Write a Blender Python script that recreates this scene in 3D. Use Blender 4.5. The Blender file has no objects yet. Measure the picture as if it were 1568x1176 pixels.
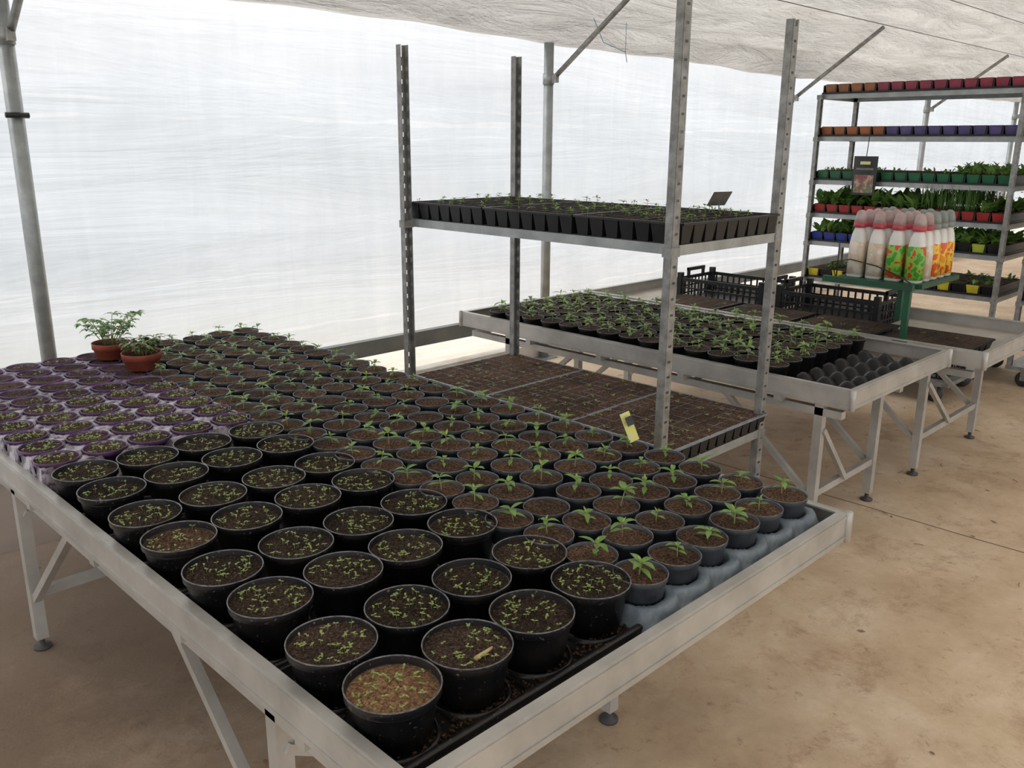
import bpy, math, random
import numpy as np
from mathutils import Matrix, Vector
random.seed(7); R=random.Random(11)
S=bpy.context.scene
try:
    S.view_settings.view_transform='Standard'
    S.view_settings.look='None'
    S.view_settings.exposure=0.0
except Exception as e: print(e)

# ---------------------------------------------------------------- materials
def newmat(name):
    m=bpy.data.materials.new(name); m.use_nodes=True
    nt=m.node_tree; nt.nodes.clear()
    out=nt.nodes.new('ShaderNodeOutputMaterial')
    return m,nt,out
def noise(nt,scale,detail=4,rough=0.6,vec=None,mapscale=None,dist=0):
    n=nt.nodes.new('ShaderNodeTexNoise'); n.inputs['Scale'].default_value=scale
    n.inputs['Detail'].default_value=detail; n.inputs['Roughness'].default_value=rough
    n.inputs['Distortion'].default_value=dist
    if vec is None:
        tc=nt.nodes.new('ShaderNodeTexCoord'); vec=tc.outputs['Object']
    if mapscale:
        mp=nt.nodes.new('ShaderNodeMapping'); mp.inputs['Scale'].default_value=mapscale
        nt.links.new(vec,mp.inputs['Vector']); vec=mp.outputs['Vector']
    nt.links.new(vec,n.inputs['Vector'])
    return n
def ramp(nt,fac,stops):
    r=nt.nodes.new('ShaderNodeValToRGB')
    e=r.color_ramp.elements
    while len(e)<len(stops): e.new(0.5)
    for i,(p,c) in enumerate(stops):
        e[i].position=p; e[i].color=c if len(c)==4 else (*c,1)
    nt.links.new(fac,r.inputs['Fac']); return r
def mixc(nt,a,b,fac,mode='MIX'):
    m=nt.nodes.new('ShaderNodeMix'); m.data_type='RGBA'; m.blend_type=mode
    for sock,val in ((m.inputs[6],a),(m.inputs[7],b),(m.inputs[0],fac)):
        if hasattr(val,'is_linked'): nt.links.new(val,sock)
        else: sock.default_value=val
    return m.outputs[2]
def bump(nt,h,strength,dist=0.01):
    b=nt.nodes.new('ShaderNodeBump'); b.inputs['Strength'].default_value=strength
    b.inputs['Distance'].default_value=dist; nt.links.new(h,b.inputs['Height']); return b.outputs['Normal']
def basic(name,c1,c2=None,scale=8,rough=0.5,metal=0.0,bs=0.0,bd=0.002,bscale=None,lo=0.35,hi=0.65,spec=0.5,transl=0.0):
    m,nt,out=newmat(name)
    p=nt.nodes.new('ShaderNodeBsdfPrincipled')
    p.inputs['Roughness'].default_value=rough; p.inputs['Metallic'].default_value=metal
    p.inputs['Specular IOR Level'].default_value=spec
    if c2 is None: c2=tuple(x*0.8 for x in c1[:3])+(1,)
    n=noise(nt,scale); r=ramp(nt,n.outputs['Fac'],[(lo,c1),(hi,c2)])
    nt.links.new(r.outputs['Color'],p.inputs['Base Color'])
    if bs>0:
        n2=noise(nt,bscale or scale*3)
        nt.links.new(bump(nt,n2.outputs['Fac'],bs,bd),p.inputs['Normal'])
    if transl>0:
        t=nt.nodes.new('ShaderNodeBsdfTranslucent'); nt.links.new(r.outputs['Color'],t.inputs['Color'])
        mx=nt.nodes.new('ShaderNodeMixShader'); mx.inputs[0].default_value=transl
        nt.links.new(p.outputs[0],mx.inputs[1]); nt.links.new(t.outputs[0],mx.inputs[2])
        nt.links.new(mx.outputs[0],out.inputs[0])
    else: nt.links.new(p.outputs[0],out.inputs[0])
    return m
def soilmat(name,dark,mid,light,speck=(0.5,0.44,0.35,1),amt=0.74):
    m,nt,out=newmat(name)
    p=nt.nodes.new('ShaderNodeBsdfPrincipled'); p.inputs['Roughness'].default_value=0.95
    p.inputs['Specular IOR Level'].default_value=0.15
    n=noise(nt,160,6,0.7); n0=noise(nt,5,2)
    r=ramp(nt,n.outputs['Fac'],[(0.34,dark),(0.5,mid),(0.68,light)])
    r0=ramp(nt,n0.outputs['Fac'],[(0.35,(0.65,0.65,0.65,1)),(0.65,(1.25,1.2,1.15,1))])
    c=mixc(nt,r.outputs['Color'],r0.outputs['Color'],1.0,'MULTIPLY')
    n3=noise(nt,330,2); r3=ramp(nt,n3.outputs['Fac'],[(amt-0.03,(0,0,0,1)),(amt,(1,1,1,1))])
    c=mixc(nt,c,speck,r3.outputs['Color'])
    nt.links.new(c,p.inputs['Base Color'])
    nt.links.new(bump(nt,n.outputs['Fac'],0.9,0.006),p.inputs['Normal'])
    nt.links.new(p.outputs[0],out.inputs[0]); return m
def blackplastic(name,c=(0.010,0.010,0.012,1),speck=(0.20,0.16,0.125,1),rough=0.33,amt=0.655):
    m,nt,out=newmat(name)
    p=nt.nodes.new('ShaderNodeBsdfPrincipled'); p.inputs['Roughness'].default_value=rough
    p.inputs['Specular IOR Level'].default_value=0.45
    n=noise(nt,170,2); r=ramp(nt,n.outputs['Fac'],[(amt,c),(amt+0.05,speck)])
    n2=noise(nt,9,3); r2=ramp(nt,n2.outputs['Fac'],[(0.45,(0,0,0,1)),(0.85,(0.3,0.3,0.3,1))])
    cc=mixc(nt,r.outputs['Color'],(speck[0]*0.6,speck[1]*0.6,speck[2]*0.6,1),r2.outputs['Color'])
    nt.links.new(cc,p.inputs['Base Color'])
    nt.links.new(p.outputs[0],out.inputs[0]); return m

M={}
M['soil']=soilmat('soil_peat',(0.010,0.007,0.005,1),(0.036,0.025,0.017,1),(0.12,0.085,0.06,1),amt=0.71)
M['soilb']=soilmat('soil_brown',(0.016,0.010,0.008,1),(0.062,0.042,0.031,1),(0.18,0.125,0.09,1),amt=0.71)
M['coir']=soilmat('soil_coir',(0.022,0.013,0.009,1),(0.088,0.052,0.035,1),(0.25,0.16,0.10,1),(0.55,0.4,0.25,1),0.72)
M['coirlight']=soilmat('soil_coir_light',(0.07,0.035,0.018,1),(0.22,0.13,0.07,1),(0.44,0.29,0.17,1),(0.7,0.55,0.35,1),0.70)
M['black']=blackplastic('black_plastic')
M['blackclean']=basic('black_plastic_clean',(0.008,0.008,0.009,1),(0.014,0.014,0.015,1),20,0.4,spec=0.35)
M['blacktray']=basic('black_tray_plastic',(0.006,0.006,0.007,1),(0.010,0.010,0.011,1),20,0.3,spec=0.25)
M['blackrim']=basic('black_rim_highlight',(0.035,0.035,0.04,1),(0.19,0.185,0.185,1),60,0.3)  # thin rim highlight painted as lighter grey on black plastic
M['greypot']=basic('grey_pot_plastic',(0.045,0.052,0.062,1),(0.09,0.098,0.11,1),25,0.4)
M['greytray']=basic('grey_tray_plastic',(0.13,0.165,0.20,1),(0.23,0.27,0.305,1),24,0.4)
M['purple']=basic('purple_plastic',(0.06,0.03,0.08,1),(0.17,0.08,0.21,1),20,0.3)
M['lilac']=basic('lilac_tray_plastic',(0.36,0.32,0.38,1),(0.06,0.045,0.06,1),30,0.35,lo=0.46,hi=0.57)
M['lilacd']=basic('lilac_tray_plastic_dark',(0.26,0.21,0.27,1),(0.05,0.038,0.045,1),30,0.4,lo=0.38,hi=0.54)  # darker lilac for the back rows of trays
M['leaf']=basic('leaf_green',(0.15,0.30,0.05,1),(0.26,0.44,0.12,1),30,0.45,transl=0.3)
M['leafdark']=basic('leaf_dark_green',(0.07,0.16,0.03,1),(0.14,0.28,0.065,1),30,0.45,transl=0.25)
M['leafred']=basic('leaf_bronze',(0.16,0.07,0.04,1),(0.10,0.16,0.04,1),30,0.45,transl=0.25)
M['sprout']=basic('sprout_green',(0.24,0.37,0.07,1),(0.44,0.53,0.18,1),60,0.5,transl=0.3)
M['stem']=basic('stem_green',(0.25,0.33,0.1,1),(0.3,0.2,0.1,1),40,0.6)
M['alu']=basic('bench_aluminium',(0.50,0.485,0.455,1),(0.37,0.36,0.335,1),7,0.38,0.35,bs=0.15,bscale=60,bd=0.001)
M['bed']=basic('bench_bed',(0.10,0.09,0.085,1),(0.22,0.19,0.16,1),12,0.6,0.2)
M['bedl']=basic('bench_bed_light',(0.50,0.47,0.42,1),(0.36,0.32,0.27,1),5,0.6)
M['galv']=basic('galvanised_steel',(0.33,0.33,0.32,1),(0.18,0.18,0.17,1),22,0.42,0.45,bs=0.1,bscale=80,bd=0.001)
M['galvl']=basic('galvanised_tube',(0.36,0.38,0.375,1),(0.26,0.275,0.275,1),12,0.4,0.5)
M['darkbeam']=basic('dark_rail_paint',(0.10,0.115,0.11,1),(0.17,0.18,0.17,1),5,0.6)
M['kerb']=basic('kerb_concrete',(0.62,0.60,0.56,1),(0.45,0.40,0.33,1),5,0.8)
M['terracotta']=basic('terracotta_plastic',(0.34,0.085,0.045,1),(0.22,0.05,0.03,1),18,0.5)
M['green']=basic('green_paint',(0.01,0.085,0.04,1),(0.012,0.06,0.03,1),10,0.4)
M['white']=basic('white_plastic',(0.78,0.77,0.74,1),(0.68,0.67,0.64,1),10,0.35)
M['rubber']=basic('rubber',(0.03,0.03,0.03,1),(0.06,0.055,0.05,1),10,0.6)
M['card']=basic('grey_card',(0.2,0.19,0.17,1),(0.13,0.12,0.1,1),40,0.7)
M['yellow']=basic('yellow_label',(0.70,0.66,0.12,1),(0.62,0.62,0.35,1),60,0.5)
M['pod']=basic('seed_pod',(0.6,0.45,0.22,1),(0.42,0.3,0.14,1),60,0.5)
M['twig']=basic('dry_litter',(0.13,0.08,0.045,1),(0.3,0.2,0.11,1),20,0.8)
M['wire']=basic('wire_black',(0.02,0.02,0.02,1),(0.05,0.05,0.05,1),10,0.4,0.5)
M['twine']=basic('blue_twine',(0.12,0.3,0.45,1),(0.2,0.4,0.5,1),10,0.8)
cols=dict(p_orange=(0.36,0.11,0.035),p_pink=(0.30,0.045,0.08),p_purple=(0.10,0.08,0.22),p_green=(0.02,0.14,0.065),
 p_red=(0.36,0.03,0.03),p_blue=(0.02,0.04,0.28),p_lime=(0.40,0.48,0.06),p_yellow=(0.65,0.55,0.04),p_tan=(0.32,0.12,0.05),flower=(0.6,0.03,0.03))
for k,c in cols.items(): M[k]=basic(k,(*c,1),tuple(x*0.7 for x in c)+(1,),14,0.4)

# ---------------------------------------------------------------- mesh builder
class MB:
    def __init__(s,*mats): s.V=[];s.F=[];s.I=[];s.Sm=[];s.mats=list(mats);s.n=0
    def mi(s,k):
        if k not in s.mats: s.mats.append(k)
        return s.mats.index(k)
    def add(s,v,f,mat,smooth=False):
        v=np.asarray(v,dtype=float); m=s.mi(mat)
        s.V.append(v); n=s.n
        for q in f:
            s.F.append(tuple(i+n for i in q)); s.I.append(m); s.Sm.append(smooth)
        s.n+=len(v)
    def box(s,c,sz,mat,rot=None,taper=1.0):
        x,y,z=[a/2 for a in sz]
        v=np.array([(-x*taper,-y*taper,-z),(x*taper,-y*taper,-z),(x*taper,y*taper,-z),(-x*taper,y*taper,-z),(-x,-y,z),(x,-y,z),(x,y,z),(-x,y,z)])
        if rot is not None: v=v@np.array(rot).T
        s.add(v+np.array(c),[(3,2,1,0),(4,5,6,7),(0,1,5,4),(1,2,6,5),(2,3,7,6),(3,0,4,7)],mat)
    def bb(s,x0,x1,y0,y1,z0,z1,mat): s.box(((x0+x1)/2,(y0+y1)/2,(z0+z1)/2),(abs(x1-x0),abs(y1-y0),abs(z1-z0)),mat)
    def beam(s,p0,p1,w,h,mat):
        p0=Vector(p0);p1=Vector(p1);d=p1-p0
        rot=d.to_track_quat('Z','Y').to_matrix()
        s.box(tuple((p0+p1)/2),(w,h,d.length),mat,rot=rot)
    def tube(s,pts,r,mat,n=8,r1=None,cap=True):
        pts=[Vector(p) for p in pts]; V=[];F=[]
        for i,p in enumerate(pts):
            d=(pts[min(i+1,len(pts)-1)]-pts[max(i-1,0)]).normalized()
            q=d.to_track_quat('Z','Y'); rr=r if r1 is None else r+(r1-r)*i/(len(pts)-1)
            for k in range(n):
                a=2*math.pi*k/n; V.append(p+q@Vector((rr*math.cos(a),rr*math.sin(a),0)))
        for i in range(len(pts)-1):
            for k in range(n):
                F.append((i*n+k,i*n+(k+1)%n,(i+1)*n+(k+1)%n,(i+1)*n+k))
        if cap: F.append(tuple(range(n))[::-1]); F.append(tuple((len(pts)-1)*n+k for k in range(n)))
        s.add([tuple(v) for v in V],F,mat,True)
    def lathe(s,prof,c,mat,n=32,capb=False,capt=False):
        V=[];F=[]
        for r,z in prof:
            for k in range(n):
                a=2*math.pi*k/n; V.append((c[0]+r*math.cos(a),c[1]+r*math.sin(a),c[2]+z))
        for i in range(len(prof)-1):
            for k in range(n): F.append((i*n+k,i*n+(k+1)%n,(i+1)*n+(k+1)%n,(i+1)*n+k))
        if capb: F.append(tuple(range(n))[::-1])
        if capt: F.append(tuple((len(prof)-1)*n+k for k in range(n)))
        s.add(V,F,mat,True)
    def disc(s,c,r,mat,n=24,rings=5,dome=0.0,rough=0.0):
        V=[(c[0],c[1],c[2]+dome)];F=[]
        for j in range(1,rings+1):
            rr=r*j/rings
            for k in range(n):
                a=2*math.pi*k/n
                V.append((c[0]+rr*math.cos(a),c[1]+rr*math.sin(a),c[2]+dome*(1-(j/rings)**2)+(R.uniform(-rough,rough) if j<rings else 0)))
        for k in range(n): F.append((0,1+k,1+(k+1)%n))
        for j in range(rings-1):
            for k in range(n):
                a=1+j*n+k;b=1+j*n+(k+1)%n; F.append((a,a+n,b+n,b))
        s.add(V,F,mat,True)
    def leaf(s,base,yaw,pitch,L,W,droop,mat,segs=5,fold=0.25,roll=0):
        V=[];F=[];x=0;z=0;a=pitch
        for i in range(segs+1):
            t=i/segs
            w=W*0.5*math.sin(math.pi*min(1,max(0.0,t))**0.85)
            if i==0: w=W*0.06
            if i==segs: w=0.0005
            V+= [(x-math.sin(a)*w*fold,w,z+math.cos(a)*w*fold),(x,0,z),(x-math.sin(a)*w*fold,-w,z+math.cos(a)*w*fold)]
            x+=math.cos(a)*L/segs; z+=math.sin(a)*L/segs; a-=droop/segs
        for i in range(segs):
            b=i*3; F+=[(b,b+1,b+4,b+3),(b+1,b+2,b+5,b+4)]
        V=np.array(V); c,sn=math.cos(yaw),math.sin(yaw)
        V=np.stack([V[:,0]*c-V[:,1]*sn,V[:,0]*sn+V[:,1]*c,V[:,2]],1)+np.array(base)
        s.add(V,F,mat,True)
    def build(s,name,parent=None,loc=None):
        me=bpy.data.meshes.new(name)
        V=np.concatenate(s.V) if s.V else np.zeros((0,3))
        me.from_pydata(V.tolist(),[],s.F)
        for k in s.mats: me.materials.append(M[k])
        me.polygons.foreach_set('material_index',s.I)
        me.polygons.foreach_set('use_smooth',s.Sm)
        me.update()
        o=bpy.data.objects.new(name,me); S.collection.objects.link(o)
        if parent: o.parent=parent
        if loc: o.location=loc
        return o
def empty(name,loc=(0,0,0)):
    e=bpy.data.objects.new(name,None); e.empty_display_size=0.1; e.location=loc; S.collection.objects.link(e); return e

# ---------------------------------------------------------------- plants
def seedling(mb,x,y,z,s=1.0,mat='leaf',extra=0):
    h=R.uniform(0.020,0.036)*s; lx=R.uniform(-.006,.006)*s; ly=R.uniform(-.006,.006)*s
    mb.tube([(x,y,z-0.004),(x+lx*.5,y+ly*.5,z+h*.5),(x+lx,y+ly,z+h)],0.0015*s,'stem',5,0.0010*s)
    y0=R.uniform(0,6.28)
    for k in range(2+extra):
        mb.leaf((x+lx*.6,y+ly*.6,z+h*.6),y0+k*2*math.pi/(2+extra)+R.uniform(-.3,.3),R.uniform(0,.35),R.uniform(.024,.036)*s,R.uniform(.010,.014)*s,R.uniform(.3,.9),mat)
    n=R.choice([2,3,4])
    for k in range(n):
        mb.leaf((x+lx,y+ly,z+h),y0+1.57+k*2*math.pi/n+R.uniform(-.3,.3),R.uniform(.2,.7),R.uniform(.024,.040)*s,R.uniform(.012,.016)*s,R.uniform(.6,1.4),mat)
    for k in range(2):
        mb.leaf((x+lx,y+ly,z+h),y0+k*math.pi+R.uniform(-.4,.4),R.uniform(.9,1.3),R.uniform(.012,.02)*s,.007*s,.4,'sprout',3)
def sprouts(mb,x,y,z,r,n,s=1.0):
    for i in range(n):
        a=R.uniform(0,6.28); q=r*math.sqrt(R.random()); px=x+q*math.cos(a);py=y+q*math.sin(a)
        h=R.uniform(.003,.009)*s; yw=R.uniform(0,6.28)
        mb.tube([(px,py,z-.002),(px,py,z+h)],.0005,'stem',4,cap=False)
        for k in range(2):
            mb.leaf((px,py,z+h),yw+k*math.pi+R.uniform(-.4,.4),R.uniform(.1,.5),R.uniform(.0045,.0075)*s,R.uniform(.0038,.0055)*s,.5,'sprout',3,.15)
def pot(mb,x,y,z,rt,h,mat,rim,soil,n=36,drop=0.010,lip=0.012):
    rb=rt*0.76
    mb.lathe([(rb*.9,0),(rb,0.002),(rt*.93,h-lip),(rt*.985,h-lip),(rt*.988,h-.0015)],(x,y,z),mat,n,capb=True)
    mb.lathe([(rt*.988,h-.0015),(rt,h-.0005),(rt*.995,h+.0008),(rt*.975,h+.0008),(rt*.968,h-.0005)],(x,y,z),rim,n)
    mb.lathe([(rt*.968,h-.0005),(rt*.935,h-drop-.004)],(x,y,z),mat,n)
    mb.disc((x,y,z+h-drop),rt*.945,soil,n,5,0.002,0.0018)

# ---------------------------------------------------------------- camera
B=Vector((0.7078,-0.1796,0.6833));A=Vector((-0.7049,-0.1951,0.6820));U=Vector((0.00595,-0.9640,-0.2658))
f=Vector((B.z,A.z,U.z)).normalized(); r=Vector((B.x,A.x,U.x)); r=(r-f*r.dot(f)).normalized(); u=r.cross(f)
cam=bpy.data.cameras.new('camera'); co=bpy.data.objects.new('camera',cam); S.collection.objects.link(co)
mt=Matrix((( r.x,u.x,-f.x,0),(r.y,u.y,-f.y,0),(r.z,u.z,-f.z,1.5),(0,0,0,1))); co.matrix_world=mt
cam.sensor_width=36; cam.lens=30.74; cam.clip_start=0.02; S.camera=co

# ---------------------------------------------------------------- world: overcast, brighter overhead and on the sun side
w=bpy.data.worlds.new('overcast'); S.world=w; w.use_nodes=True; nt=w.node_tree; nt.nodes.clear()
o=nt.nodes.new('ShaderNodeOutputWorld'); bg=nt.nodes.new('ShaderNodeBackground')
tc=nt.nodes.new('ShaderNodeTexCoord'); sp=nt.nodes.new('ShaderNodeSeparateXYZ'); nt.links.new(tc.outputs['Generated'],sp.inputs[0])
mr=nt.nodes.new('ShaderNodeMapRange'); mr.inputs[1].default_value=-1; mr.inputs[2].default_value=1
nt.links.new(sp.outputs['Z'],mr.inputs[0])
rp=ramp(nt,mr.outputs[0],[(0.0,(0.13,0.13,0.10,1)),(0.38,(0.165,0.175,0.15,1)),(0.44,(0.135,0.158,0.172,1)),(0.50,(0.160,0.186,0.205,1)),(0.58,(0.32,0.32,0.33,1)),(0.75,(0.8,0.8,0.8,1)),(1.0,(1.0,0.99,0.97,1))])
nt.links.new(rp.outputs[0],bg.inputs[0])
dt=nt.nodes.new('ShaderNodeVectorMath'); dt.operation='DOT_PRODUCT'; dt.inputs[1].default_value=(-0.7,-0.7,0.1); nt.links.new(tc.outputs['Generated'],dt.inputs[0])
m3=nt.nodes.new('ShaderNodeMapRange'); m3.inputs[1].default_value=-0.4; m3.inputs[2].default_value=1; m3.inputs[3].default_value=3.1; m3.inputs[4].default_value=6.8
nt.links.new(dt.outputs['Value'],m3.inputs[0]); nt.links.new(m3.outputs[0],bg.inputs[1]); nt.links.new(bg.outputs[0],o.inputs[0])

# ---------------------------------------------------------------- shell
def floor_mat():
    m,nt,out=newmat('dusty_concrete'); p=nt.nodes.new('ShaderNodeBsdfPrincipled')
    p.inputs['Roughness'].default_value=0.7; p.inputs['Specular IOR Level'].default_value=0.35
    n1=noise(nt,1.6,8,0.72); r1=ramp(nt,n1.outputs['Fac'],[(0.32,(0.50,0.355,0.225,1)),(0.5,(0.66,0.50,0.335,1)),(0.66,(0.80,0.65,0.48,1))])
    n2=noise(nt,3.6,12,0.85,dist=0.25); r2=ramp(nt,n2.outputs['Fac'],[(0.52,(0,0,0,1)),(0.60,(0.55,0.55,0.55,1)),(0.68,(0.8,0.8,0.8,1))])
    c=mixc(nt,r1.outputs[0],(0.42,0.27,0.165,1),r2.outputs[0])
    n3=noise(nt,14,12,0.8,dist=0.3); r3=ramp(nt,n3.outputs['Fac'],[(0.57,(0,0,0,1)),(0.64,(0.6,0.6,0.6,1))])
    c=mixc(nt,c,(0.30,0.185,0.115,1),r3.outputs[0])
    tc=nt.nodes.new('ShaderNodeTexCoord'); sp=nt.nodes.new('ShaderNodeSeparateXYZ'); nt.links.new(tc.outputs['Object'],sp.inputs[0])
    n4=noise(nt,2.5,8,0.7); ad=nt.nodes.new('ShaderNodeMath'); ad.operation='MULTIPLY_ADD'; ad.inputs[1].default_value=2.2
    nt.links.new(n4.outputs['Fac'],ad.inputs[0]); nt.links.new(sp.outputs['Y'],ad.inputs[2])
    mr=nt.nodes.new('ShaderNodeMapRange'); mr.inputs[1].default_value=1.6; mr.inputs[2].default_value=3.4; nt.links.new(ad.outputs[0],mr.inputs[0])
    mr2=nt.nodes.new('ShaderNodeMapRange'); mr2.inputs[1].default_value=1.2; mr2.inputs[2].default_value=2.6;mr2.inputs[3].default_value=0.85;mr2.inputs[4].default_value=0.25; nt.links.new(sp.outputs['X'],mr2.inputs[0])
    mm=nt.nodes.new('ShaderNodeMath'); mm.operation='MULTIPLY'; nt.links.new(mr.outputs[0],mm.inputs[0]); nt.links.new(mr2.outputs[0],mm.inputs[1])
    c=mixc(nt,c,(0.13,0.085,0.058,1),mm.outputs[0])  # peat-brown floor, with the soft shade under the bench painted in
    wob=noise(nt,1.5,3); ad2=nt.nodes.new('ShaderNodeMath'); ad2.operation='MULTIPLY_ADD'; ad2.inputs[1].default_value=0.03
    nt.links.new(wob.outputs['Fac'],ad2.inputs[0]); nt.links.new(sp.outputs['X'],ad2.inputs[2])
    sb=nt.nodes.new('ShaderNodeMath'); sb.operation='SUBTRACT'; sb.inputs[1].default_value=3.57; nt.links.new(ad2.outputs[0],sb.inputs[0])
    ab=nt.nodes.new('ShaderNodeMath'); ab.operation='ABSOLUTE'; nt.links.new(sb.outputs[0],ab.inputs[0])
    lt=nt.nodes.new('ShaderNodeMath'); lt.operation='LESS_THAN'; lt.inputs[1].default_value=0.004; nt.links.new(ab.outputs[0],lt.inputs[0])
    c=mixc(nt,c,(0.14,0.085,0.05,1),lt.outputs[0])
    nt.links.new(c,p.inputs['Base Color'])
    nt.links.new(bump(nt,n3.outputs['Fac'],0.5,0.008),p.inputs['Normal'])
    nt.links.new(p.outputs[0],out.inputs[0]); return m
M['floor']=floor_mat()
def film_mat(name,col,transp,streak):
    m,nt,out=newmat(name)
    t=nt.nodes.new('ShaderNodeBsdfTranslucent'); tr=nt.nodes.new('ShaderNodeBsdfTransparent'); g=nt.nodes.new('ShaderNodeBsdfGlossy')
    g.inputs['Roughness'].default_value=0.35
    n=noise(nt,1.0,5,0.6,mapscale=(0.35,1,3.2),dist=0.5); n2=noise(nt,2.2,8,0.75)
    n5=noise(nt,1.0,4,0.6,mapscale=(6.0,1,0.9),dist=1.0)
    r1=ramp(nt,n.outputs['Fac'],[(0.32,tuple(c*(1-streak) for c in col[:3])+(1,)),(0.66,col)])
    r2=ramp(nt,n2.outputs['Fac'],[(0.35,(0.90,0.915,0.93,1)),(0.62,(1,1,1,1))])
    r5=ramp(nt,n5.outputs['Fac'],[(0.4,(0.95,0.95,0.955,1)),(0.6,(1,1,1,1))])
    c=mixc(nt,r1.outputs[0],r2.outputs[0],1.0,'MULTIPLY'); c=mixc(nt,c,r5.outputs[0],1.0,'MULTIPLY')
    nt.links.new(c,t.inputs['Color'])
    nb=bump(nt,n.outputs['Fac'],0.4,0.06)
    nt.links.new(nb,t.inputs['Normal']); nt.links.new(nb,g.inputs['Normal'])
    mx=nt.nodes.new('ShaderNodeMixShader'); mx.inputs[0].default_value=transp
    nt.links.new(t.outputs[0],mx.inputs[1]); nt.links.new(tr.outputs[0],mx.inputs[2])
    m2=nt.nodes.new('ShaderNodeMixShader'); m2.inputs[0].default_value=0.03
    nt.links.new(mx.outputs[0],m2.inputs[1]); nt.links.new(g.outputs[0],m2.inputs[2])
    nt.links.new(m2.outputs[0],out.inputs[0]); return m
M['film']=film_mat('polythene_film',(0.86,0.85,0.865,1),0.46,0.09)
M['seam']=film_mat('polythene_seam',(0.88,0.88,0.89,1),0.45,0.03)
def fabric_mat():
    m,nt,out=newmat('shade_fabric')
    t=nt.nodes.new('ShaderNodeBsdfTranslucent'); d=nt.nodes.new('ShaderNodeBsdfDiffuse')
    n=noise(nt,2.0,6,0.7,mapscale=(0.6,2.5,2.5),dist=0.6); r1=ramp(nt,n.outputs['Fac'],[(0.3,(0.22,0.212,0.20,1)),(0.62,(0.33,0.32,0.305,1))])
    nt.links.new(r1.outputs[0],t.inputs['Color']); d.inputs['Color'].default_value=(0.68,0.66,0.63,1)
    nb=bump(nt,n.outputs['Fac'],1.0,0.12); nt.links.new(nb,t.inputs['Normal']); nt.links.new(nb,d.inputs['Normal'])
    mx=nt.nodes.new('ShaderNodeMixShader'); mx.inputs[0].default_value=0.4
    nt.links.new(t.outputs[0],mx.inputs[1]); nt.links.new(d.outputs[0],mx.inputs[2]); nt.links.new(mx.outputs[0],out.inputs[0]); return m
M['fabric']=fabric_mat()

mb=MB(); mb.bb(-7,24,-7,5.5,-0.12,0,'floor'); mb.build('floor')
WY=4.32
def grid(fn,nu,nv):
    V=[fn(i/nu,j/nv) for j in range(nv+1) for i in range(nu+1)]
    F=[(j*(nu+1)+i,j*(nu+1)+i+1,(j+1)*(nu+1)+i+1,(j+1)*(nu+1)+i) for j in range(nv) for i in range(nu)]
    return V,F
def wally(x,z):
    ph=(x-1.24)/3.295*math.pi; b=min(1,z/2.75)
    return WY+0.03+0.035*abs(math.sin(ph))*math.sin(math.pi*b)+0.008*math.sin(x*2.1+z*5)+0.004*math.sin(z*11+x*1.3)
def wallf(a,b):
    x=-6+a*28; z=b*2.75
    return (x,wally(x,z),z)
mb=MB(); V,F=grid(wallf,280,44); mb.add(V,F,'film',True)
for zc,hh,ph in ((1.70,.006,0),(1.615,.016,1.3),(1.53,.004,2.2),(1.98,.004,.7),(0.47,.008,3.1),(0.80,.003,5)):
    def sf(a,b):
        x=-6+a*28; zz=zc+0.008*math.sin(x*2.6+ph)+0.005*math.sin(x*7.1+ph*2)+0.003*math.sin(x*17+ph)+(b-.5)*hh*2*max(0.1,(0.6+0.4*math.sin(x*1.7+ph)+.3*math.sin(x*9+ph)))
        return (x,wally(x,zz)-0.012,zz)
    V,F=grid(sf,600,1); mb.add(V,F,'seam',True)
mb.build('wall_back')
mb=MB(); V,F=grid(lambda a,b:(22,-4.4+a*8.75,b*(2.2+0.95*math.sin(math.pi*a))),40,16); mb.add(V,F,'film',True); mb.build('wall_end')
mb=MB(); V,F=grid(lambda a,b:(-3+a*5.4,WY-0.03-0.85*b**1.3+0.03*math.sin(a*30),0.34*(1-b)**1.5+0.004),60,8); mb.add(V,F,'film',True); mb.build('plastic_skirt')
def ceilz(y):
    t=(y)/4.3
    return 2.19+1.00*(1-abs(t)**1.9)
def ceilf(a,b):
    x=-6+a*28; y=4.26-b*8.5
    sag=0.03*abs(math.sin((x-1.24)/3.295*math.pi))*(1 if b>0.03 else 0.6)
    z=ceilz(y)-sag+0.012*math.sin(x*3.1+y*2)+0.010*math.sin(y*14+x)+0.006*math.sin(y*27+x*2.2)
    if b<0.012: z=2.205-0.012*max(0,min(x,8))+0.008*math.sin(x*2.3)+0.005*math.sin(x*7.7)
    return (x,y,z)
mb=MB(); V,F=grid(ceilf,300,90); mb.add(V,F,'fabric',True); mb.build('ceiling')
mb=MB(); mb.bb(-6,22,WY-0.07,WY-0.02,0.25,0.345,'darkbeam'); mb.build('trim_1')
mb=MB(); mb.bb(-6,22,WY-0.09,WY-0.0,0.0,0.10,'kerb'); mb.build('trim_2')
for i in range(-1,7):
    x=1.24+3.295*i
    mb=MB(); mb.tube([(x,WY-0.12,0.0),(x,WY-0.12,2.15)],0.033,'galvl',16)
    mb.box((x,WY-0.12,0.004),(0.14,0.14,0.008),'galvl')
    mb.tube([(x+0.01,WY-0.16,1.92),(x+0.01,3.40,2.47)],0.017,'galv',10)
    mb.tube([(x,WY-0.12,1.88),(x,WY-0.12,1.95)],0.038,'galvl',16)
    mb.box((x+0.005,WY-0.165,1.915),(0.03,0.06,0.05),'galv')
    if i==0: mb.tube([(x-0.05,WY-0.16,1.60),(x+0.04,WY-0.16,1.60)],0.012,'wire',8)
    mb.build('greenhouse_post')
mb=MB()
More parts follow.
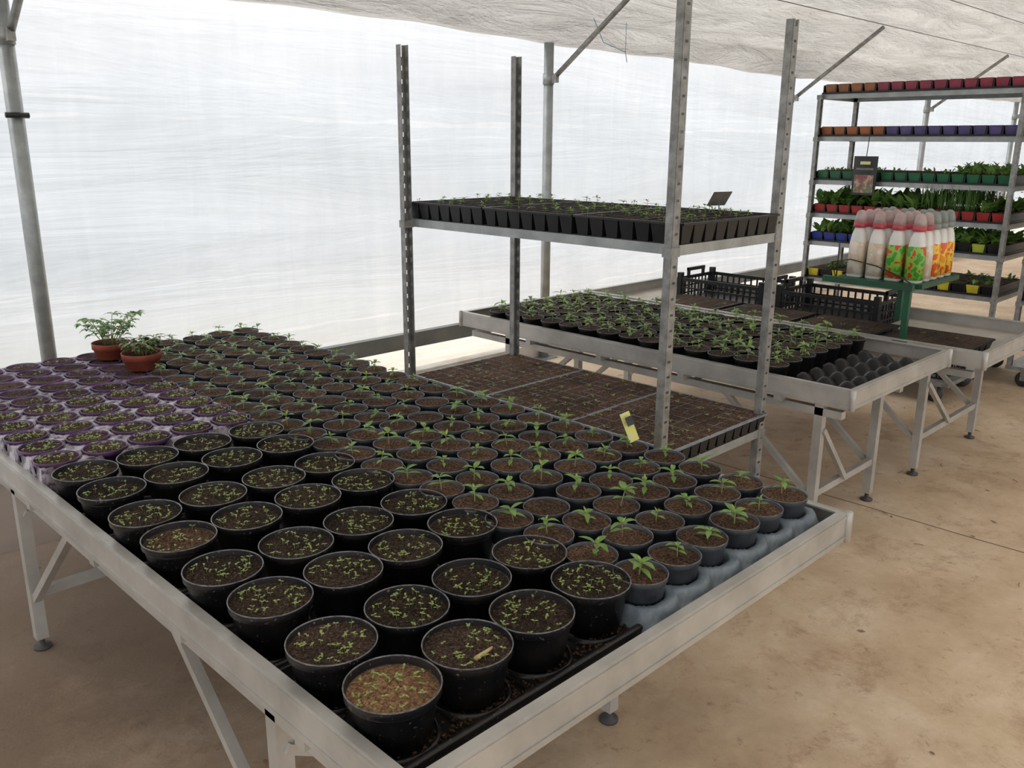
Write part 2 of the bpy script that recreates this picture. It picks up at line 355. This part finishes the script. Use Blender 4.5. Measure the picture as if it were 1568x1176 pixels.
for y,dz in ((3.38,0.045),(2.9,.05),(2.4,0.06),(1.6,0.07)):
    mb.tube([(-6,y,ceilz(y)-dz-0.03),(22,y,ceilz(y)-dz-0.03)],0.003,'wire',6)
mb.build('ceiling_wires')
mb=MB()
mb.tube([(4.58,3.86,2.27),(4.66,3.84,2.13),(4.74,3.80,2.10),(4.84,3.80,2.08),(4.86,3.80,2.02)],0.0025,'twine',6)
mb.tube([(4.84,3.80,2.26),(4.84,3.80,2.08)],0.002,'twine',6)
mb.build('hanging_twine')

# ---------------------------------------------------------------- benches
def bench(x0,x1,y0,y1,legs,zt=0.64,bed='bed'):
    mb=MB(); h=0.075; t=0.004; lip=0.022
    for (a,b,c,d) in ((x0,x0+t,y0,y1),(x1-t,x1,y0,y1),(x0+t,x1-t,y0,y0+t),(x0+t,x1-t,y1-t,y1)):
        mb.bb(a,b,c,d,zt-h,zt,'alu')
    for z in (zt-0.0025,zt-h+0.0025):
        mb.bb(x0+t,x0+lip,y0+t,y1-t,z-.002,z+.002,'alu'); mb.bb(x1-lip,x1-t,y0+t,y1-t,z-.002,z+.002,'alu')
        mb.bb(x0+lip,x1-lip,y0+t,y0+lip,z-.002,z+.002,'alu'); mb.bb(x0+lip,x1-lip,y1-lip,y1-t,z-.002,z+.002,'alu')
    for z in (zt-.010,zt-h+.012):
        mb.bb(x0-.0025,x0,y0,y1,z-.003,z+.003,'alu'); mb.bb(x1,x1+.0025,y0,y1,z-.003,z+.003,'alu')
        mb.bb(x0,x1,y0-.0025,y0,z-.003,z+.003,'alu'); mb.bb(x0,x1,y1,y1+.0025,z-.003,z+.003,'alu')
    for cx in (x0,x1):
        for cy in (y0,y1): mb.lathe([(.007,-h-.004),(.011,-h),(.011,0),(.007,.004)],(cx,cy,zt),'alu',14,True,True)
    mb.bb(x0+t,x1-t,y0+t,y1-t,zt-0.068,zt-0.064,bed)
    yy=y0+0.3
    while yy<y1-0.1:
        mb.bb(x0+t,x1-t,yy-.015,yy+.015,zt-.10,zt-.068,'alu'); yy+=0.45
    lx0,lx1,ya,yb=legs; w=0.034
    for x in (lx0,lx1):
        mb.bb(x-w/2,x+w/2,y0+.05,y1-.05,zt-.10-.03,zt-.10,'alu')
        for y,s in ((ya,1),(yb,-1)):
            mb.bb(x-w/2,x+w/2,y-w/2,y+w/2,0.035,zt-.075,'alu')
            mb.lathe([(0.026,0),(0.026,0.008),(0.009,0.012),(0.009,0.045)],(x,y,0),'rubber',12,True,True)
            mb.beam((x,y,0.16),(x,y+s*0.42,zt-.12),0.022,0.022,'alu')
    for y in (ya,yb):
        mb.bb(lx0,lx1,y-.012,y+.012,0.17,0.198,'alu')
        mb.beam((lx0,y-.016,0.45),(lx0+(lx1-lx0)*0.45,y-.016,0.19),0.02,0.02,'alu')
    return mb.build('nursery_bench')
bench(0.62,1.975,0.81,3.74,(0.665,1.63,1.25,2.69))
bench(3.04,4.0,1.28,3.42,(3.09,3.63,1.42,3.1))
bench(4.05,4.95,1.15,3.42,(4.09,4.86,1.40,3.1),bed='bedl')

# ---------------------------------------------------------------- bench 1 : black pots
BED=0.576; PB=BED+.018; PH=.090
bx=[0.717,0.876,1.036,1.195]; by=[0.974,1.146,1.345,1.517,1.716,1.888,2.087,2.259]
mb=MB()
for i,x in enumerate(bx):
    for j,y in enumerate(by):
        px=x+R.uniform(-.005,.005);py=y+R.uniform(-.005,.005)
        s='coirlight' if (i,j)==(0,0) else ('coir' if (i,j)==(0,4) else ('soilb' if (i,j) in ((1,0),(0,1),(2,2)) else 'soil'))
        dr=R.uniform(.008,.015)
        pot(mb,px,py,PB,0.0785,PH,'black','blackrim',s,44,dr,0.014)
        sprouts(mb,px,py,PB+PH-dr+.002,0.064,R.randint(30,44))
c0=(bx[1]+.005,by[0]-.035,PB+PH-.006)
mb.tube([(c0[0]-.022,c0[1],c0[2]),(c0[0]-.01,c0[1]+.001,c0[2]+.001),(c0[0]+.01,c0[1]+.003,c0[2]+.001),(c0[0]+.022,c0[1]+.006,c0[2])],.0045,'pod',8,.0025)
mb.build('black_seedling_pots')
def flat_tray(mb,x0,x1,y0,y1,z,mat,rad=0.03,lip=0.024):
    def loop(off,zz):
        pts=[]
        for cx,cy,a0 in ((x1-rad,y1-rad,0),(x0+rad,y1-rad,90),(x0+rad,y0+rad,180),(x1-rad,y0+rad,270)):
            for k in range(7):
                a=math.radians(a0+k*15); pts.append((cx+(rad+off)*math.cos(a),cy+(rad+off)*math.sin(a),zz))
        return pts
    L=[loop(-0.004,BED-.010),loop(0.002,z+lip-.003),loop(0.001,z+lip),loop(-.006,z+lip+.002),loop(-.012,z+lip),loop(-.016,z+.004)]
    n=28;V=sum(L,[]);F=[]
    for i in range(5):
        for k in range(n): F.append((i*n+k,i*n+(k+1)%n,(i+1)*n+(k+1)%n,(i+1)*n+k))
    F.append(tuple(5*n+k for k in range(n))); F.append(tuple(range(n))[::-1])
    mb.add(V,F,mat,True)
mb=MB()
for k in range(4):
    y0=by[2*k]-.096; y1=by[2*k+1]+.096
    flat_tray(mb,0.632,1.278,y0,y1,BED+.008,'black')
    for x in np.linspace(0.66,1.25,9):
        mb.bb(x-.003,x+.003,y0+.018,y1-.018,BED+.010,BED+.016,'blackclean')
    for x in bx:
        for y in (by[2*k],by[2*k+1]):
            mb.lathe([(.066,0),(.068,.008),(.072,.008),(.074,0)],(x,y,BED+.012),'black',24)
mb.build('black_carry_trays')
mb=MB()
for k in range(800):
    if k%2==0: x=0.655+abs(R.gauss(0,.02)); y=R.uniform(.9,2.3)
    else: x=R.uniform(0.66,1.26); y=0.900+abs(R.gauss(0,.018))
    s=R.uniform(.0015,.004); mb.box((x,y,BED+.0135+s/2),(s*1.8,s,s*.7),'coir',rot=Matrix.Rotation(R.uniform(0,3),3,'Z'))
mb.build('spilled_peat')

# ---------------------------------------------------------------- bench 1 : small grey pots
sx=[1.298+0.117*i for i in range(6)]; sy=[0.933+0.1205*j for j in range(23)]
def webtray(mb,xs,ys,r,z0,z1,mat,mx,my,step=0.011):
    x0,x1,y0,y1=xs[0]-mx,xs[-1]+mx,ys[0]-my,ys[-1]+my
    nu=int((x1-x0)/step); nv=int((y1-y0)/step)
    px=xs[1]-xs[0]; py=ys[1]-ys[0]
    def fn(a,b):
        x=x0+a*(x1-x0); y=y0+b*(y1-y0)
        ix=min(max(round((x-xs[0])/px),0),len(xs)-1); iy=min(max(round((y-ys[0])/py),0),len(ys)-1)
        d=math.hypot(x-xs[0]-ix*px,y-ys[0]-iy*py)
        t=min(max((d-r*0.84)/(r*0.16),0),1); t=t*t*(3-2*t)
        t2=min(max((d-r*1.42)/(r*0.25),0),1)
        z=z0+(z1-z0)*t*(1-.55*t2)
        if a in(0.0,1.0) or b in (0.0,1.0): z=z0
        return (x,y,z)
    V,F=grid(fn,nu,nv); mb.add(V,F,mat,True)
mb=MB(); webtray(mb,sx,sy[:12],0.052,BED+.003,BED+.060,'greytray',0.064,0.088,0.007)
webtray(mb,sx,sy[12:],0.052,BED+.003,BED+.060,'greytray',0.064,0.056)
mb.build('grey_pot_trays')
mb=MB()
for i,x in enumerate(sx):
    for j,y in enumerate(sy):
        px=x+R.uniform(-.005,.005);py=y+R.uniform(-.005,.005)
        pot(mb,px,py,BED+.008+R.uniform(0,.005),0.056,0.092,'greypot','blackrim','coir',28,R.uniform(.004,.008),0.010)
        if j<3 or R.random()<0.93: seedling(mb,px+R.uniform(-.010,.010),py+R.uniform(-.010,.010),BED+.097,R.uniform(.8,1.25) if j<9 else R.uniform(.8,1.2),'leaf' if (j<9 or R.random()<.45) else 'leafdark',0 if j<12 else 1)
mb.build('grey_seedling_pots')

# ---------------------------------------------------------------- bench 1 : purple pots
pxs=[0.70+0.1265*i for i in range(5)]; pys=[2.425+0.125*j for j in range(10)]
mb=MB(); webtray(mb,pxs,pys[:5],0.058,BED+.004,BED+.098,'lilac',0.064,0.062,0.0095)
webtray(mb,pxs,pys[5:],0.058,BED+.004,BED+.098,'lilacd',0.064,0.062,0.0095); mb.build('lilac_pot_trays')
mb=MB()
for i,x in enumerate(pxs):
    for j,y in enumerate(pys):
        pot(mb,x,y,BED+.008,0.0575,0.095,'purple','purple','soilb',28,0.006,0.012)
        if j<5: sprouts(mb,x,y,BED+.099,0.047,30,1.1)
        elif R.random()<.6 and i<4: sprouts(mb,x,y,BED+.099,0.045,7)
mb.build('purple_seedling_pots')

# ---------------------------------------------------------------- terracotta potted plants
def tomato(x,y,rp,hp,hh,seed,mat2,nst):
    mb=MB(); z=BED+.106
    pot(mb,x,y,z,rp,hp,'terracotta','terracotta','soil',32,0.012,0.022)
    rr=random.Random(seed)
    for k in range(nst):
        a=k*2.4+rr.uniform(-.4,.4); q=rr.uniform(0,.4)*rp; b=(x+q*math.cos(a),y+q*math.sin(a),z+hp-.012)
        le=rr.uniform(.6,1.0)*hh; lean=rr.uniform(.1,.9)
        tip=(b[0]+math.cos(a)*lean*le,b[1]+math.sin(a)*lean*le,b[2]+le)
        mid=tuple((b[i]+tip[i])/2+(0.01 if i==2 else 0) for i in range(3))
        mb.tube([b,mid,tip],.002,'stem',5,.0012)
        for t,n in ((.5,1),(.75,2),(1.0,3)):
            c=[b[i]+(tip[i]-b[i])*t for i in range(3)]
            for j in range(n):
                yw=a+rr.uniform(-2.2,2.2)
                e=(c[0]+.012*math.cos(yw),c[1]+.012*math.sin(yw),c[2]+.004)
                mb.tube([c,e],.001,'stem',4)
                for dy in (-.9,0,.9):
                    mb.leaf(e,yw+dy,rr.uniform(-.1,.4),rr.uniform(.022,.036),.014,.9,mat2 if rr.random()<.5 else 'leafdark',4)
    mb.build('potted_tomato_plant')
tomato(1.262,3.205,0.071,0.062,0.06,3,'leafred',14)
tomato(1.245,3.455,0.068,0.062,0.12,5,'leaf',14)

# ---------------------------------------------------------------- trolleys
def cpost(mb,x,y,z0,z1,sx_,gap,mat='galv'):
    w=0.040; d=0.026; t=0.003
    mb.bb(x-w/2,x-w/2+t,y-d/2,y+d/2,z0,z1,mat); mb.bb(x+w/2-t,x+w/2,y-d/2,y+d/2,z0,z1,mat)
    yw=y+sx_*(d/2)
    mb.bb(x-w/2+t,x-w/2+.012,yw-t/2,yw+t/2,z0,z1,mat); mb.bb(x+w/2-.012,x+w/2-t,yw-t/2,yw+t/2,z0,z1,mat)
    z=z0
    while z<z1-.03:
        mb.bb(x-.008,x+.008,yw-t/2,yw+t/2,z,z+.05-gap,mat); z+=.05
def wbase(mb,x0,x1,y0,y1):
    mb.bb(x0-.02,x1+.02,y0-.02,y1+.02,.115,.14,'galv')
    for x in (x0+.06,x1-.06):
        for y in (y0+.08,y1-.08):
            mb.tube([(x-.015,y,.05),(x+.015,y,.05)],.05,'rubber',20)
            mb.bb(x-.022,x-.018,y-.02,y+.02,.04,.115,'galv'); mb.bb(x+.018,x+.022,y-.02,y+.02,.04,.115,'galv')
def trolley(x0,x1,y0,y1,zs,ztop,extra=0.04,name='plant_trolley'):
    root=empty(name)
    mb=MB()
    for x in (x0,x1):
        for y,s in ((y0,-1),(y1,1)):
            cpost(mb,x,y,0.14,ztop+(extra if y==y0 else 0)+(extra*.8 if (x==x0 and y==y0) else 0),s,0.008 if y==y0 else .018)
    mb.build('posts',root)
    mb=MB()
    for z in zs:
        xa,xb,ya,yb=x0+.022,x1-.022,y0-.012,y1+.012
        mb.bb(xa,xb,ya,yb,z+.020,z+.026,'galvl')
        mb.bb(xa-.002,xa+.002,ya,yb,z-.006,z+.026,'galvl'); mb.bb(xb-.002,xb+.002,ya,yb,z-.006,z+.026,'galvl')
        mb.bb(xa,xb,ya-.002,ya+.002,z-.006,z+.026,'galvl'); mb.bb(xa,xb,yb-.002,yb+.002,z-.006,z+.026,'galvl')
        for x in (x0,x1):
            for y in (y0,y1): mb.box((x,y,z+.006),(.048,.034,.03),'galv')
    mb.build('shelves',root)
    mb=MB(); wbase(mb,x0,x1,y0,y1); mb.build('wheeled_base',root)
    return root
TX0,TX1,TY0,TY1=2.25,2.88,1.56,2.86
trolley(TX0,TX1,TY0,TY1,[1.175,0.445],1.865)

def cell_tray(x0,y0,lx,ly,nx,ny,z,h,ridge='blackrim',sp=0.3,soil='soil',name='cell_tray',seeds=0,rw=.0022,flush=False):
    mb=MB(); cx=lx/nx; cy=ly/ny
    for i in range(nx):
        for j in range(ny):
            X=x0+cx*(i+.5); Y=y0+cy*(j+.5)
            a=cx*.47;b=cy*.47;at=a*.72;bt=b*.72
            mb.add([(X-at,Y-bt,z),(X+at,Y-bt,z),(X+at,Y+bt,z),(X-at,Y+bt,z),(X-a,Y-b,z+h-.004),(X+a,Y-b,z+h-.004),(X+a,Y+b,z+h-.004),(X-a,Y+b,z+h-.004)],
              [(3,2,1,0),(0,1,5,4),(1,2,6,5),(2,3,7,6),(3,0,4,7)],'blackclean')
            d=R.uniform(-.003,.003)
            a2=cx*.5;b2=cy*.5
            V,F=grid(lambda u_,v_:(X-a2+2*a2*u_,Y-b2+2*b2*v_,z+h-(.0008 if flush else .003)-d*math.sin(math.pi*u_)*math.sin(math.pi*v_)+R.uniform(-.0012,.0012)),3,3)
            mb.add(V,F,soil,True)
            if R.random()<sp:
                if seeds: seedling(mb,X,Y,z+h-.006,seeds*R.uniform(.6,1.0),'leaf')
                else: sprouts(mb,X,Y,z+h-.003,.012,3,1.3)
    for i in range(nx+1):
        X=x0+cx*i; e=.0045 if i in(0,nx) else rw; mb.bb(X-e,X+e,y0,y0+ly,z+h-.007,z+h-(0 if i in(0,nx) else .0005),ridge)
    for j in range(ny+1):
        Y=y0+cy*j; e=.0045 if j in(0,ny) else rw; mb.bb(x0,x0+lx,Y-e,Y+e,z+h-.007,z+h-(0 if j in(0,ny) else .0005),ridge)
    return mb.build(name)
for k in range(3):
    cell_tray(TX0+.026,TY0-.02+.449*k,0.585,0.440,9,7,1.2015,.066,'blackclean',.6,'soilb',seeds=.8,rw=.0016)
    cell_tray(TX0+.026+.02,TY0-.02+.452*k,0.60,0.447,11,8,0.4715,.058,'greytray',.3,'coir',rw=.0008,flush=True)
mb=MB()
mb.box((2.76,1.72,1.315),(.085,.002,.06),'card',rot=Matrix.Rotation(math.radians(-15),3,'Z')@Matrix.Rotation(math.radians(35),3,'X'))
mb.tube([(2.76,1.72,1.262),(2.76,1.72,1.30)],.002,'card',6); mb.build('plant_label')
LR=Matrix.Rotation(math.radians(-20),3,'Z')@Matrix.Rotation(math.radians(-20),3,'X')@Matrix.Rotation(math.radians(-14),3,'Y')
mb=MB(); mb.box((1.885,1.415,.735),(.032,.002,.085),'yellow',rot=LR)
mb.box((1.879,1.410,.755),(.022,.002,.026),'wire',rot=LR)
mb.build('plant_label')

# ---------------------------------------------------------------- bench 2 contents
mb=MB()
X2=[3.115+.115*i for i in range(7)]; Y2=[1.64+.1195*j for j in range(14)]
for x in X2:
    for y in Y2:
        px=x+R.uniform(-.005,.005);py=y+R.uniform(-.005,.005)
        pot(mb,px,py,BED+.002,0.056,0.088,'blackclean','blackrim','soilb',20,0.004,0.010)
        if R.random()<.97: seedling(mb,px,py,BED+.084,R.uniform(1.1,1.5),'leaf' if R.random()<.6 else 'leafdark',1)
        if R.random()<.7: seedling(mb,px+R.uniform(-.03,.03),py+R.uniform(-.03,.03),BED+.084,R.uniform(.7,1.0),'leaf',0)
mb.build('black_seedling_pots')
def hump(a,b):
    x=3.10+a*.66; y=1.31+b*.27
    s=abs(math.sin(a*6*math.pi))**.6*abs(math.sin(b*3*math.pi))**.6
    return (x,y,BED+.005+.062*s)
mb=MB(); V,F=grid(hump,90,42); mb.add(V,F,'blacktray',True); mb.bb(3.095,3.765,1.305,1.585,BED,BED+.012,'blacktray'); mb.build('empty_pot_tray')

# ---------------------------------------------------------------- bench 3 contents
for y in (1.24,1.68,2.13,2.58):
    cell_tray(4.10,y,0.36,0.40,4,5,BED,.05,'blackclean',.1,'soilb',name='cell_tray',flush=True)
def crate(x0,y0,name='plastic_crate',z=BED):
    mb=MB(); lx,ly,h=.38,.58,.14; K='blackclean'
    mb.bb(x0,x0+lx,y0,y0+ly,z,z+.008,K)
    for a,b in ((x0,y0),(x0+lx,y0),(x0,y0+ly),(x0+lx,y0+ly)):
        mb.box((a+(.012 if a==x0 else -.012),b+(.012 if b==y0 else -.012),z+h/2+.012),(.03,.03,h+.024),K)
    for zz in (.03,.075,.125):
        hh=.008 if zz<.1 else .02
        for xx in (x0+.004,x0+lx-.004): mb.bb(xx-.004,xx+.004,y0,y0+ly,z+zz-hh/2,z+zz+hh/2,K)
        for yy in (y0+.004,y0+ly-.004): mb.bb(x0,x0+lx,yy-.004,yy+.004,z+zz-hh/2,z+zz+hh/2,K)
    for yy in np.linspace(y0+.04,y0+ly-.04,13):
        for xx in (x0+.004,x0+lx-.004): mb.bb(xx-.003,xx+.003,yy-.005,yy+.005,z,z+h-.01,K)
    for xx in np.linspace(x0+.04,x0+lx-.04,9):
        for yy in (y0+.004,y0+ly-.004): mb.bb(xx-.005,xx+.005,yy-.003,yy+.003,z,z+h-.01,K)
    for yy in (y0+.004,y0+ly-.004):
        mb.bb(x0+.10,x0+lx-.10,yy-.008,yy+.008,z+h+.024,z+h+.044,K)
        mb.bb(x0+.10,x0+.12,yy-.006,yy+.006,z+h-.01,z+h+.04,K); mb.bb(x0+lx-.12,x0+lx-.10,yy-.006,yy+.006,z+h-.01,z+h+.04,K)
    mb.build(name)
crate(4.53,1.83); crate(4.53,2.50)
mb=MB(); wbase(mb,5.38,5.98,1.72,2.40); mb.build('plant_dolly')
crate(5.44,1.76,z=.141)

# display stand + bottles
mb=MB(); SX0,SX1,SY0,SY1,SZ=4.13,4.60,1.49,1.87,.885
mb.bb(SX0,SX1,SY0,SY1,SZ-.006,SZ,'green')
for a,b,c,d in ((SX0-.01,SX0+.01,SY0,SY1),(SX1-.01,SX1+.01,SY0,SY1),(SX0,SX1,SY0-.01,SY0+.01),(SX0,SX1,SY1-.01,SY1+.01)):
    mb.bb(a,b,c,d,SZ-.018,SZ+.004,'green')
mb.bb(SX0-.065,SX0-.035,SY0+.01,SY1+.06,SZ-.022,SZ+.006,'green')
for yy in (SY0+.03,SY1): mb.bb(SX0-.05,SX0+.01,yy-.01,yy+.01,SZ-.018,SZ-.002,'green')
for a,b in ((SX0-.05,SY0+.03),(SX1-.03,SY0+.25)):
    mb.bb(a-.013,a+.013,b-.013,b+.013,BED+.052,SZ-.01,'green')
mb.box((SX0-.05,SY0+.03,BED+.055),(.07,.07,.006),'green')
mb.tube([(SX0-.01,SY1+.02,SZ),(SX0-.02,SY1+.04,SZ+.07),(SX0-.02,SY1-.05,SZ+.09),(SX0-.02,SY0+.2,SZ+.07),(SX0-.02,SY0+.08,SZ+.03),(SX0-.01,SY0+.03,SZ)],.003,'wire',6)
mb.tube([(SX0,SY1+.02,SZ),(SX0,SY1+.02,SZ+.16)],.003,'wire',6)
mb.build('display_stand')
def label_mat(name,a,b,c,sc=26,p1=.42,p2=.55):
    m,nt,out=newmat(name); p=nt.nodes.new('ShaderNodeBsdfPrincipled'); p.inputs['Roughness'].default_value=.4
    n=noise(nt,sc,2,0.5); r=ramp(nt,n.outputs['Fac'],[(0.0,a),(p1,b),(p2,c)]); r.color_ramp.interpolation='CONSTANT'
    nt.links.new(r.outputs[0],p.inputs['Base Color']); nt.links.new(p.outputs[0],out.inputs[0]); return m
M['lab_g']=label_mat('label_green',(0.06,0.32,0.05,1),(0.25,0.5,0.06,1),(0.6,0.06,0.03,1))
M['lab_o']=label_mat('label_orange',(0.85,0.32,0.02,1),(0.85,0.6,0.05,1),(0.75,0.12,0.03,1))
M['lab_r']=label_mat('label_beige',(0.60,0.47,0.35,1),(0.66,0.55,0.44,1),(0.75,0.68,0.6,1))
M['capr']=basic('cap_red',(0.50,0.07,0.09,1),(0.40,0.05,0.07,1),20,.3)
M['capw']=basic('cap_clear',(0.68,0.58,0.56,1),(0.60,0.42,0.42,1),20,.25,transl=.4)
M['capg']=basic('cap_grey',(0.36,0.40,0.37,1),(0.28,0.33,0.30,1),20,.25,transl=.3)
def loft(mb,c,secs,mat,n=24,p=3.0):
    V=[];F=[]
    for z,rx,ry in secs:
        for k in range(n):
            a=2*math.pi*k/n; ca,sa=math.cos(a),math.sin(a)
            V.append((c[0]+rx*math.copysign(abs(ca)**(2/p),ca),c[1]+ry*math.copysign(abs(sa)**(2/p),sa),c[2]+z))
    for i in range(len(secs)-1):
        for k in range(n): F.append((i*n+k,i*n+(k+1)%n,(i+1)*n+(k+1)%n,(i+1)*n+k))
    F.append(tuple(range(n))[::-1]); F.append(tuple((len(secs)-1)*n+k for k in range(n)))
    mb.add(V,F,mat,True)
def bottle(x,y,lab,cap):
    mb=MB(); c=(x,y,SZ+.001)
    loft(mb,c,[(0,.032,.034),(.004,.036,.038),(.14,.036,.038),(.17,.034,.036),(.205,.029,.031),(.232,.021,.022),(.24,.017,.017)],'white')
    # moulded label sleeve, white shoulders left above it
    loft(mb,c,[(.014,.0366,.0386),(.138,.0366,.0386),(.168,.0346,.0366),(.170,.033,.035)],lab)
    loft(mb,c,[(.236,.025,.026),(.240,.029,.031),(.262,.028,.030)],'capr' if cap=='capw' else cap,20,2.4)
    loft(mb,c,[(.262,.028,.030),(.285,.024,.026),(.308,.018,.020),(.318,.007,.008)],cap,20,2.4)
    mb.tube([(x,y,SZ+.22),(x,y,SZ+.24)],.018,'white',14)
    mb.build('spray_bottle')
for i in range(5):
    for j in range(4):
        x=SX0+.052+i*.090; y=SY1-.05-j*.092
        lab='lab_r' if j<2 and i<2 else ('lab_g' if (i==0) else ('lab_r' if j==3 and i==1 else 'lab_o'))
        bottle(x,y,lab,'capg' if (i>=3 or (i==2 and j==3)) else 'capw')

# ---------------------------------------------------------------- coloured pack trolleys
QX0,QX1=6.12,6.70
ZS=[0.535,0.80,1.0,1.235,1.535,1.82]
def packs(z,colsel,plants,QY0,QY1,QX0=QX0,QX1=QX1):
    mb=MB(); n=14; w=(QY1-QY0-.02)/n
    for i in range(n):
        y=QY0+.01+w*(i+.5)
        for j in range(4):
            x=QX0+.085+j*.135
            mb.box((x,y,z+.034),(.130,w*.86,.060),colsel(i,n),taper=.80)
            mb.box((x,y,z+.0655),(.112,w*.80,.003),'soilb')
            plants(mb,x,y,z+.066,i,j)
    mb.bb(QX0+.012,QX1-.012,QY0,QY1,z,z+.012,'blackclean')
    for i in range(n+1):
        y=QY0+.01+w*i; mb.bb(QX0+.016,QX1-.012,y-.004,y+.004,z,z+.060,'blackclean')
    mb.build('bedding_plant_packs')
def none(mb,x,y,z,i,j): pass
def leafy(pr,s,mat='leaf',nl=9,fl=0):
    def fn(mb,x,y,z,i,j):
        if R.random()<pr:
            for k in range(nl):
                a=R.uniform(0,6.28); mb.leaf((x+R.uniform(-.035,.035),y+R.uniform(-.03,.03),z),a,R.uniform(.4,1.3),R.uniform(.6,1.2)*s,.38*s,R.uniform(.4,1.4),mat if R.random()<.7 else 'leaf',4)
            for k in range(fl):
                a=R.uniform(0,6.28); b=(x+R.uniform(-.04,.04),y+R.uniform(-.04,.04),z+s*R.uniform(.6,1.1))
                for q in range(5): mb.leaf(b,a+q*1.256,.4,.012,.010,.4,'flower',2)
    return fn
def mixfn(mb,x,y,z,i,j):
    if i<6 and i>1:
        for k in range(46): mb.leaf((x+R.uniform(-.04,.04),y+R.uniform(-.04,.04),z),R.uniform(0,6.28),R.uniform(1.2,1.55),R.uniform(.12,.19),.005,.25,'leafdark',3,0.1)
    elif i>=6: leafy(.95,.13,'leafdark',20,3 if i<9 else 0)(mb,x,y,z,i,j)
    else: leafy(.95,.11,'leaf',16,3)(mb,x,y,z,i,j)
def fill(QY0,QY1,dx=0):
    a=(QY0,QY1,QX0+dx,QX1+dx)
    trolley(QX0+dx,QX1+dx,QY0,QY1,ZS,1.83,0.0)
    packs(ZS[5]+.026,lambda i,n:'p_tan' if i>9 else 'p_pink',none,*a)
    packs(ZS[4]+.026,lambda i,n:'p_orange' if i>8 else 'p_purple',none,*a)
    packs(ZS[3]+.026,lambda i,n:'p_green',lambda mb,x,y,z,i,j: leafy(.8,.09,'leaf',10)(mb,x,y,z,i,j) if i<4 else leafy(.3,.035)(mb,x,y,z,i,j),*a)
    packs(ZS[2]+.026,lambda i,n:'p_red',mixfn,*a)
    packs(ZS[1]+.026,lambda i,n:'p_blue' if i>9 else ('p_lime' if i%2 else 'blackclean'),lambda mb,x,y,z,i,j: leafy(1,.10,'leaf',22)(mb,x,y,z,i,j) if i<8 else leafy(.95,.11,'leafdark',14)(mb,x,y,z,i,j),*a)
    packs(ZS[0]+.026,lambda i,n:'p_yellow' if i%2 else 'blackclean',leafy(.5,.05,'leafdark'),*a)
fill(1.74,3.05); fill(0.30,1.60,0.03)
M['signpic']=label_mat('sign_picture',(0.25,0.05,0.07,1),(0.12,0.18,0.07,1),(0.5,0.22,0.24,1))
mb=MB(); mb.box((6.085,2.66,1.30),(.008,.165,.26),'wire'); mb.box((6.080,2.66,1.245),(.004,.135,.12),'signpic'); mb.box((6.080,2.66,1.385),(.004,.07,.02),'yellow'); mb.box((6.080,2.66,1.345),(.004,.12,.014),'card')
mb.tube([(6.085,2.66,1.43),(6.10,2.66,1.56)],.003,'wire',6)
mb.build('plant_sign')
# ---------------------------------------------------------------- floor litter
mb=MB()
for k in range(130):
    x=R.uniform(-.5,6); y=R.uniform(-1.5,3.9)
    if R.random()<.55: mb.leaf((x,y,.003),R.uniform(0,6.28),.05,R.uniform(.015,.035),R.uniform(.006,.012),.1,'twig',4,.1)
    else:
        a=R.uniform(0,6.28); l=R.uniform(.03,.07); mb.tube([(x,y,.003),(x+l*.5*math.cos(a+.2),y+l*.5*math.sin(a+.2),.004),(x+l*math.cos(a),y+l*math.sin(a),.003)],.0012,'twig',5)
mb.leaf((2.1,.0,.004),1.0,.05,.05,.02,.1,'leaf',4,.1); mb.leaf((5.0,.95,.004),2.0,.05,.06,.03,.1,'leaf',4,.1)
mb.build('leaf_litter')
